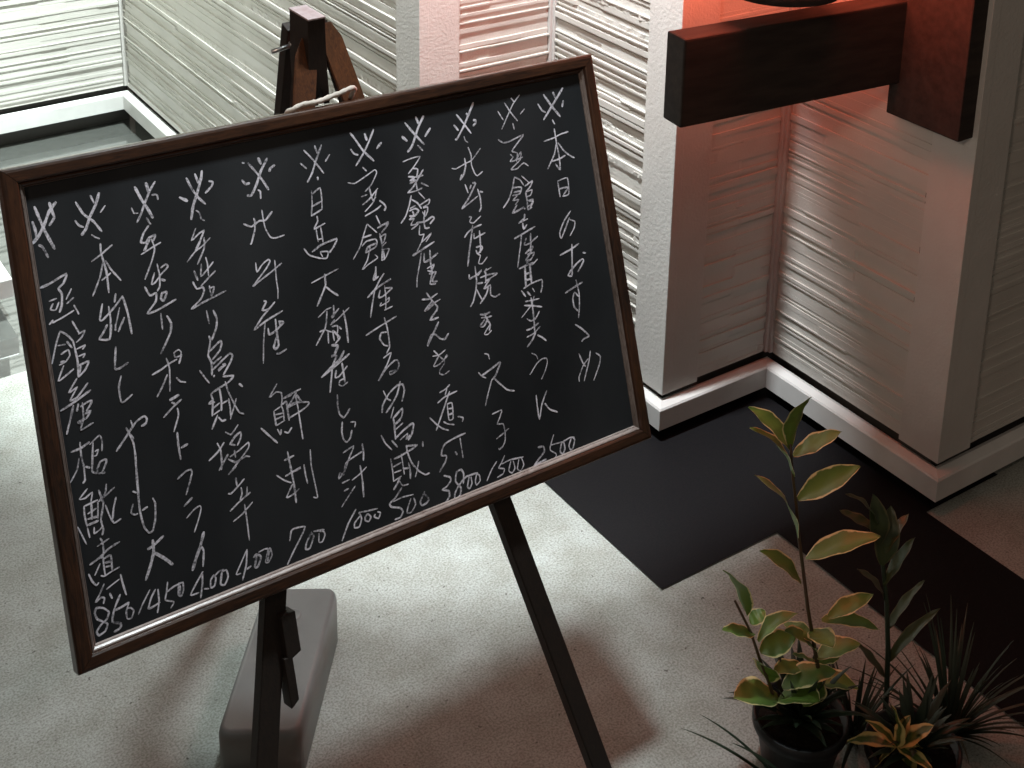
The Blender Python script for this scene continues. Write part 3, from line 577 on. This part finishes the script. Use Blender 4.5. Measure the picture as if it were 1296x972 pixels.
# ------------------------------------------------------------------ plants
def leaf(base, tip, width, m, parent, droop=.12, fold=.25, seed=0):
    b_, t_ = Vector(base), Vector(tip); ax = t_-b_; L = ax.length; ax.normalize()
    view = (Vector((0, 0, 1.85))-b_).normalized()
    up = (view+Vector((0, 0, .08))+Vector((math.sin(seed*3.1)*.22, math.cos(seed*2.3)*.22, 0))).normalized(); width *= 1.45
    side = ax.cross(up).normalized(); nrm = side.cross(ax).normalized()
    V, F, UV = [], [], []; n = 12; cols = (-1, -.78, -.4, 0, .4, .78, 1)
    for i in range(n+1):
        t = i/n
        w = width/2*(math.sin(math.pi*min(1, t*.93+.03))**.85)*(1.12-.35*t)
        if i == n: w = .0004
        c = b_+ax*L*t+nrm*(droop*L*(math.sin(math.pi*t)*.7))
        for cc in cols:
            V.append(c+side*w*cc+nrm*abs(cc)*w*fold+nrm*(.0012*math.sin(t*17+seed+cc*2))); UV.append((.5+.5*cc, t))
    k = len(cols)
    for i in range(n):
        for j in range(k-1): F.append((i*k+j, i*k+j+1, (i+1)*k+j+1, (i+1)*k+j))
    return mesh('leaf', V, F, m, parent, True, UV)
STEM_TALL= [(1.384, 1.267, 0.576), (1.389, 1.262, 0.525), (1.395, 1.254, 0.47), (1.4, 1.248, 0.415), (1.407, 1.24, 0.359), (1.415, 1.23, 0.288), (1.424, 1.219, 0.225), (1.431, 1.21, 0.174), (1.43, 1.211, 0.096)]
LEAF_TALL= [((1.385, 1.266, 0.571), (1.392, 1.242, 0.669), 0.032), ((1.384, 1.267, 0.568), (1.342, 1.318, 0.627), 0.0296), ((1.388, 1.263, 0.557), (1.446, 1.224, 0.6), 0.0296), ((1.39, 1.26, 0.52), (1.337, 1.307, 0.599), 0.0271), ((1.396, 1.253, 0.482), (1.474, 1.206, 0.539), 0.0333), ((1.399, 1.249, 0.415), (1.338, 1.291, 0.525), 0.0345), ((1.409, 1.238, 0.378), (1.5, 1.175, 0.422), 0.037), ((1.406, 1.241, 0.332), (1.349, 1.278, 0.392), 0.0296), ((1.429, 1.213, 0.272), (1.509, 1.164, 0.252), 0.032), ((1.435, 1.206, 0.279), (1.515, 1.188, 0.299), 0.0246), ((1.424, 1.219, 0.229), (1.408, 1.27, 0.233), 0.0197), ((1.428, 1.214, 0.191), (1.389, 1.23, 0.214), 0.0172), ((1.429, 1.213, 0.192), (1.465, 1.201, 0.192), 0.0172)]
STEM_SHORT= [(1.316, 1.29, 0.306), (1.335, 1.27, 0.253), (1.346, 1.256, 0.205), (1.356, 1.245, 0.17), (1.37, 1.231, 0.113)]
LEAF_SHORT= [((1.329, 1.276, 0.284), (1.288, 1.292, 0.374), 0.032), ((1.334, 1.27, 0.268), (1.362, 1.269, 0.282), 0.0197), ((1.339, 1.265, 0.25), (1.284, 1.281, 0.274), 0.0222), ((1.343, 1.26, 0.238), (1.403, 1.238, 0.279), 0.0271), ((1.346, 1.257, 0.219), (1.396, 1.231, 0.243), 0.0345), ((1.356, 1.245, 0.167), (1.33, 1.244, 0.217), 0.037), ((1.368, 1.232, 0.141), (1.294, 1.255, 0.158), 0.0493), ((1.368, 1.232, 0.138), (1.388, 1.165, 0.175), 0.0517), ((1.371, 1.228, 0.16), (1.448, 1.188, 0.184), 0.0419), ((1.362, 1.239, 0.187), (1.431, 1.237, 0.166), 0.0246)]
STEM_DARK= [(1.567, 1.244, 0.406), (1.57, 1.224, 0.328), (1.571, 1.205, 0.248), (1.578, 1.197, 0.158), (1.582, 1.192, 0.064), (1.583, 1.19, -0.017)]
LEAF_DARK= [((1.558, 1.222, 0.349), (1.563, 1.248, 0.427), 0.0258), ((1.563, 1.216, 0.313), (1.597, 1.237, 0.398), 0.0283), ((1.567, 1.211, 0.277), (1.607, 1.192, 0.363), 0.018), ((1.555, 1.227, 0.385), (1.514, 1.262, 0.438), 0.018), ((1.555, 1.226, 0.377), (1.518, 1.274, 0.398), 0.0155), ((1.57, 1.207, 0.248), (1.54, 1.245, 0.296), 0.018), ((1.575, 1.201, 0.188), (1.629, 1.181, 0.278), 0.0155), ((1.579, 1.196, 0.127), (1.647, 1.158, 0.232), 0.0155), ((1.565, 1.214, 0.337), (1.623, 1.221, 0.382), 0.0155), ((1.58, 1.194, 0.095), (1.544, 1.24, 0.157), 0.018)]
LEAF_ROSETTE= [((1.448, 1.062, 0.143), (1.445, 1.078, 0.209), 0.0306), ((1.448, 1.062, 0.143), (1.417, 1.13, 0.112), 0.0218), ((1.448, 1.062, 0.143), (1.49, 1.032, 0.185), 0.024), ((1.448, 1.062, 0.143), (1.491, 1.047, 0.128), 0.0218), ((1.448, 1.062, 0.143), (1.442, 1.095, 0.072), 0.0262), ((1.448, 1.062, 0.143), (1.481, 1.058, 0.067), 0.0262), ((1.448, 1.062, 0.143), (1.456, 1.001, 0.146), 0.0175), ((1.448, 1.062, 0.143), (1.418, 1.101, 0.176), 0.0153), ((1.448, 1.062, 0.143), (1.477, 1.066, 0.183), 0.0175)]
BLADES_LEFT= [((1.306, 1.177, 0.062), (1.2, 1.269, 0.14)), ((1.306, 1.178, 0.077), (1.218, 1.249, 0.173)), ((1.313, 1.169, 0.081), (1.25, 1.212, 0.133))]

LEAF_TALL += [((1.425, 1.216, .215), (1.372, 1.235, .262), .034), ((1.428, 1.214, .20), (1.486, 1.178, .225), .034),
              ((1.430, 1.212, .165), (1.380, 1.190, .150), .036), ((1.421, 1.222, .25), (1.405, 1.165, .268), .030), ((1.430, 1.211, .15), (1.478, 1.168, .150), .036)]
def plant(name, root, label, cat, stem, leaves, m, stem_m=None, r0=.0035, petiole=True):
    t = tag(empty(name, root), label, cat)
    R = Vector(root)
    if stem:
        bm = bmesh.new(); pts = [Vector(p)-R for p in stem]; pts = pts+[Vector((0, 0, 0))] if (pts[-1].length > .02) else pts
        tube_bm(bm, pts, [r0*(.55+.45*i/(len(pts)-1)) for i in range(len(pts))], 8)
        from_bm('stem', bm, stem_m or M['stem'], t, True)
    for i, (b_, tp, w) in enumerate(leaves):
        leaf(Vector(b_)-R, Vector(tp)-R, w, m, t, droop=.10+.08*math.sin(i*2.7), fold=.2+.1*math.cos(i*1.9), seed=i)
    return t
def pot(loc, r, h, label):
    t = tag(empty('plant_pot', loc), label, 'plant pot')
    bm = bmesh.new(); lathe_bm(bm, [(0, .002), (r*.72, .002), (r*.76, .006), (r*.95, h-.022), (r*1.03, h-.020), (r*1.05, h-.016), (r*1.05, h), (r*.97, h), (r*.93, h-.02), (0, h-.02)])
    from_bm('container', bm, M['pot'], t, True)
    bm = bmesh.new(); lathe_bm(bm, [(0, h-.012), (r*.5, h-.013), (r*.915, h-.016)])
    from_bm('soil', bm, M['soil'], t, True)
    return t
pot((1.405, 1.215, 0), .072, .100, 'round black plastic pot holding the tall yellow edged plant')
pot((1.505, 1.075, 0), .070, .105, 'round black plastic pot holding the small golden rosette')
plant('variegated_shrub', (1.425, 1.215, .086), 'tall upright plant with pointed green leaves edged in cream yellow', 'plant', STEM_TALL, LEAF_TALL, M['leaf'])
plant('leafy_shoot', (1.385, 1.222, .086), 'short bushy shoot with rounder green leaves left of the tall plant', 'plant', STEM_SHORT, LEAF_SHORT, M['leaf'])
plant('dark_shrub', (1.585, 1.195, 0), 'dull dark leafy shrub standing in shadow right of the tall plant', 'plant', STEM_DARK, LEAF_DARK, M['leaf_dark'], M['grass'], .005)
plant('rosette_plant', (1.475, 1.062, .092), 'small rosette of golden yellow variegated leaves low at the bottom edge', 'plant', None, LEAF_ROSETTE, M['leaf_gold'])
def blade(bm, b_, t_, w, bow, seed):
    b_, t_ = Vector(b_), Vector(t_); ax = t_-b_; L = ax.length
    side = ax.cross(Vector((0, 0, 1)))
    side = side.normalized() if side.length > 1e-4 else Vector((1, 0, 0))
    prev = None
    for i in range(9):
        t = i/8; c = b_+ax*t+Vector((0, 0, bow*L*4*t*(1-t)))
        ww = w*(1-t**2.2)+.0003
        a_ = [bm.verts.new(c+side*ww), bm.verts.new(c+Vector((0, 0, ww*.5))), bm.verts.new(c-side*ww)]
        if prev:
            bm.faces.new((prev[0], prev[1], a_[1], a_[0])); bm.faces.new((prev[1], prev[2], a_[2], a_[1]))
        prev = a_
def tuft(name, root, label, n, lo, hi, seed, spread, m, extra=(), ang=(0, 360), w=.0022):
    t = tag(empty(name, root), label, 'plant'); rnd = random.Random(seed)
    for i in range(n):
        an = math.radians(rnd.uniform(*ang)); L = rnd.uniform(lo, hi); sp = rnd.uniform(.35, 1)*spread
        bm = bmesh.new()
        tip = Vector((math.cos(an)*L*sp, math.sin(an)*L*sp, L*math.sqrt(max(.05, 1-sp*sp))))
        blade(bm, (math.cos(an)*.006, math.sin(an)*.006, 0), tip, rnd.uniform(.7, 1.2)*w, .10, i)
        from_bm('blade', bm, m, t, True, False)
    for b_, tp in extra:
        bm = bmesh.new(); blade(bm, Vector(b_)-Vector(root), Vector(tp)-Vector(root), w*1.3, .06, 0); from_bm('blade', bm, m, t, True, False)
    return t
tuft('grassy_plant', (1.355, 1.135, .0), 'few long dark grassy blades reaching left over the concrete', 6, .05, .10, 3, .9, M['grass'], BLADES_LEFT, w=.0028)
tuft('grassy_plant', (1.66, 1.12, .0), 'low dark grassy clump in the shade at the lower right corner', 90, .08, .22, 8, .97, M['grass'], w=.0030)
tuft('grassy_plant', (1.52, 1.20, .0), 'small dark grassy tuft between the two pots and the dull shrub', 80, .06, .17, 9, .97, M['grass'], w=.0030)

tuft('undergrowth', (1.405, 1.215, .088), 'dark broad leaved undergrowth spilling out of the pot of the tall plant', 60, .055, .135, 21, .97, M['grass'], w=.0085)
tuft('undergrowth', (1.505, 1.075, .092), 'dark broad leaved undergrowth around the golden rosette in its pot', 56, .05, .125, 22, .97, M['grass'], w=.0080)
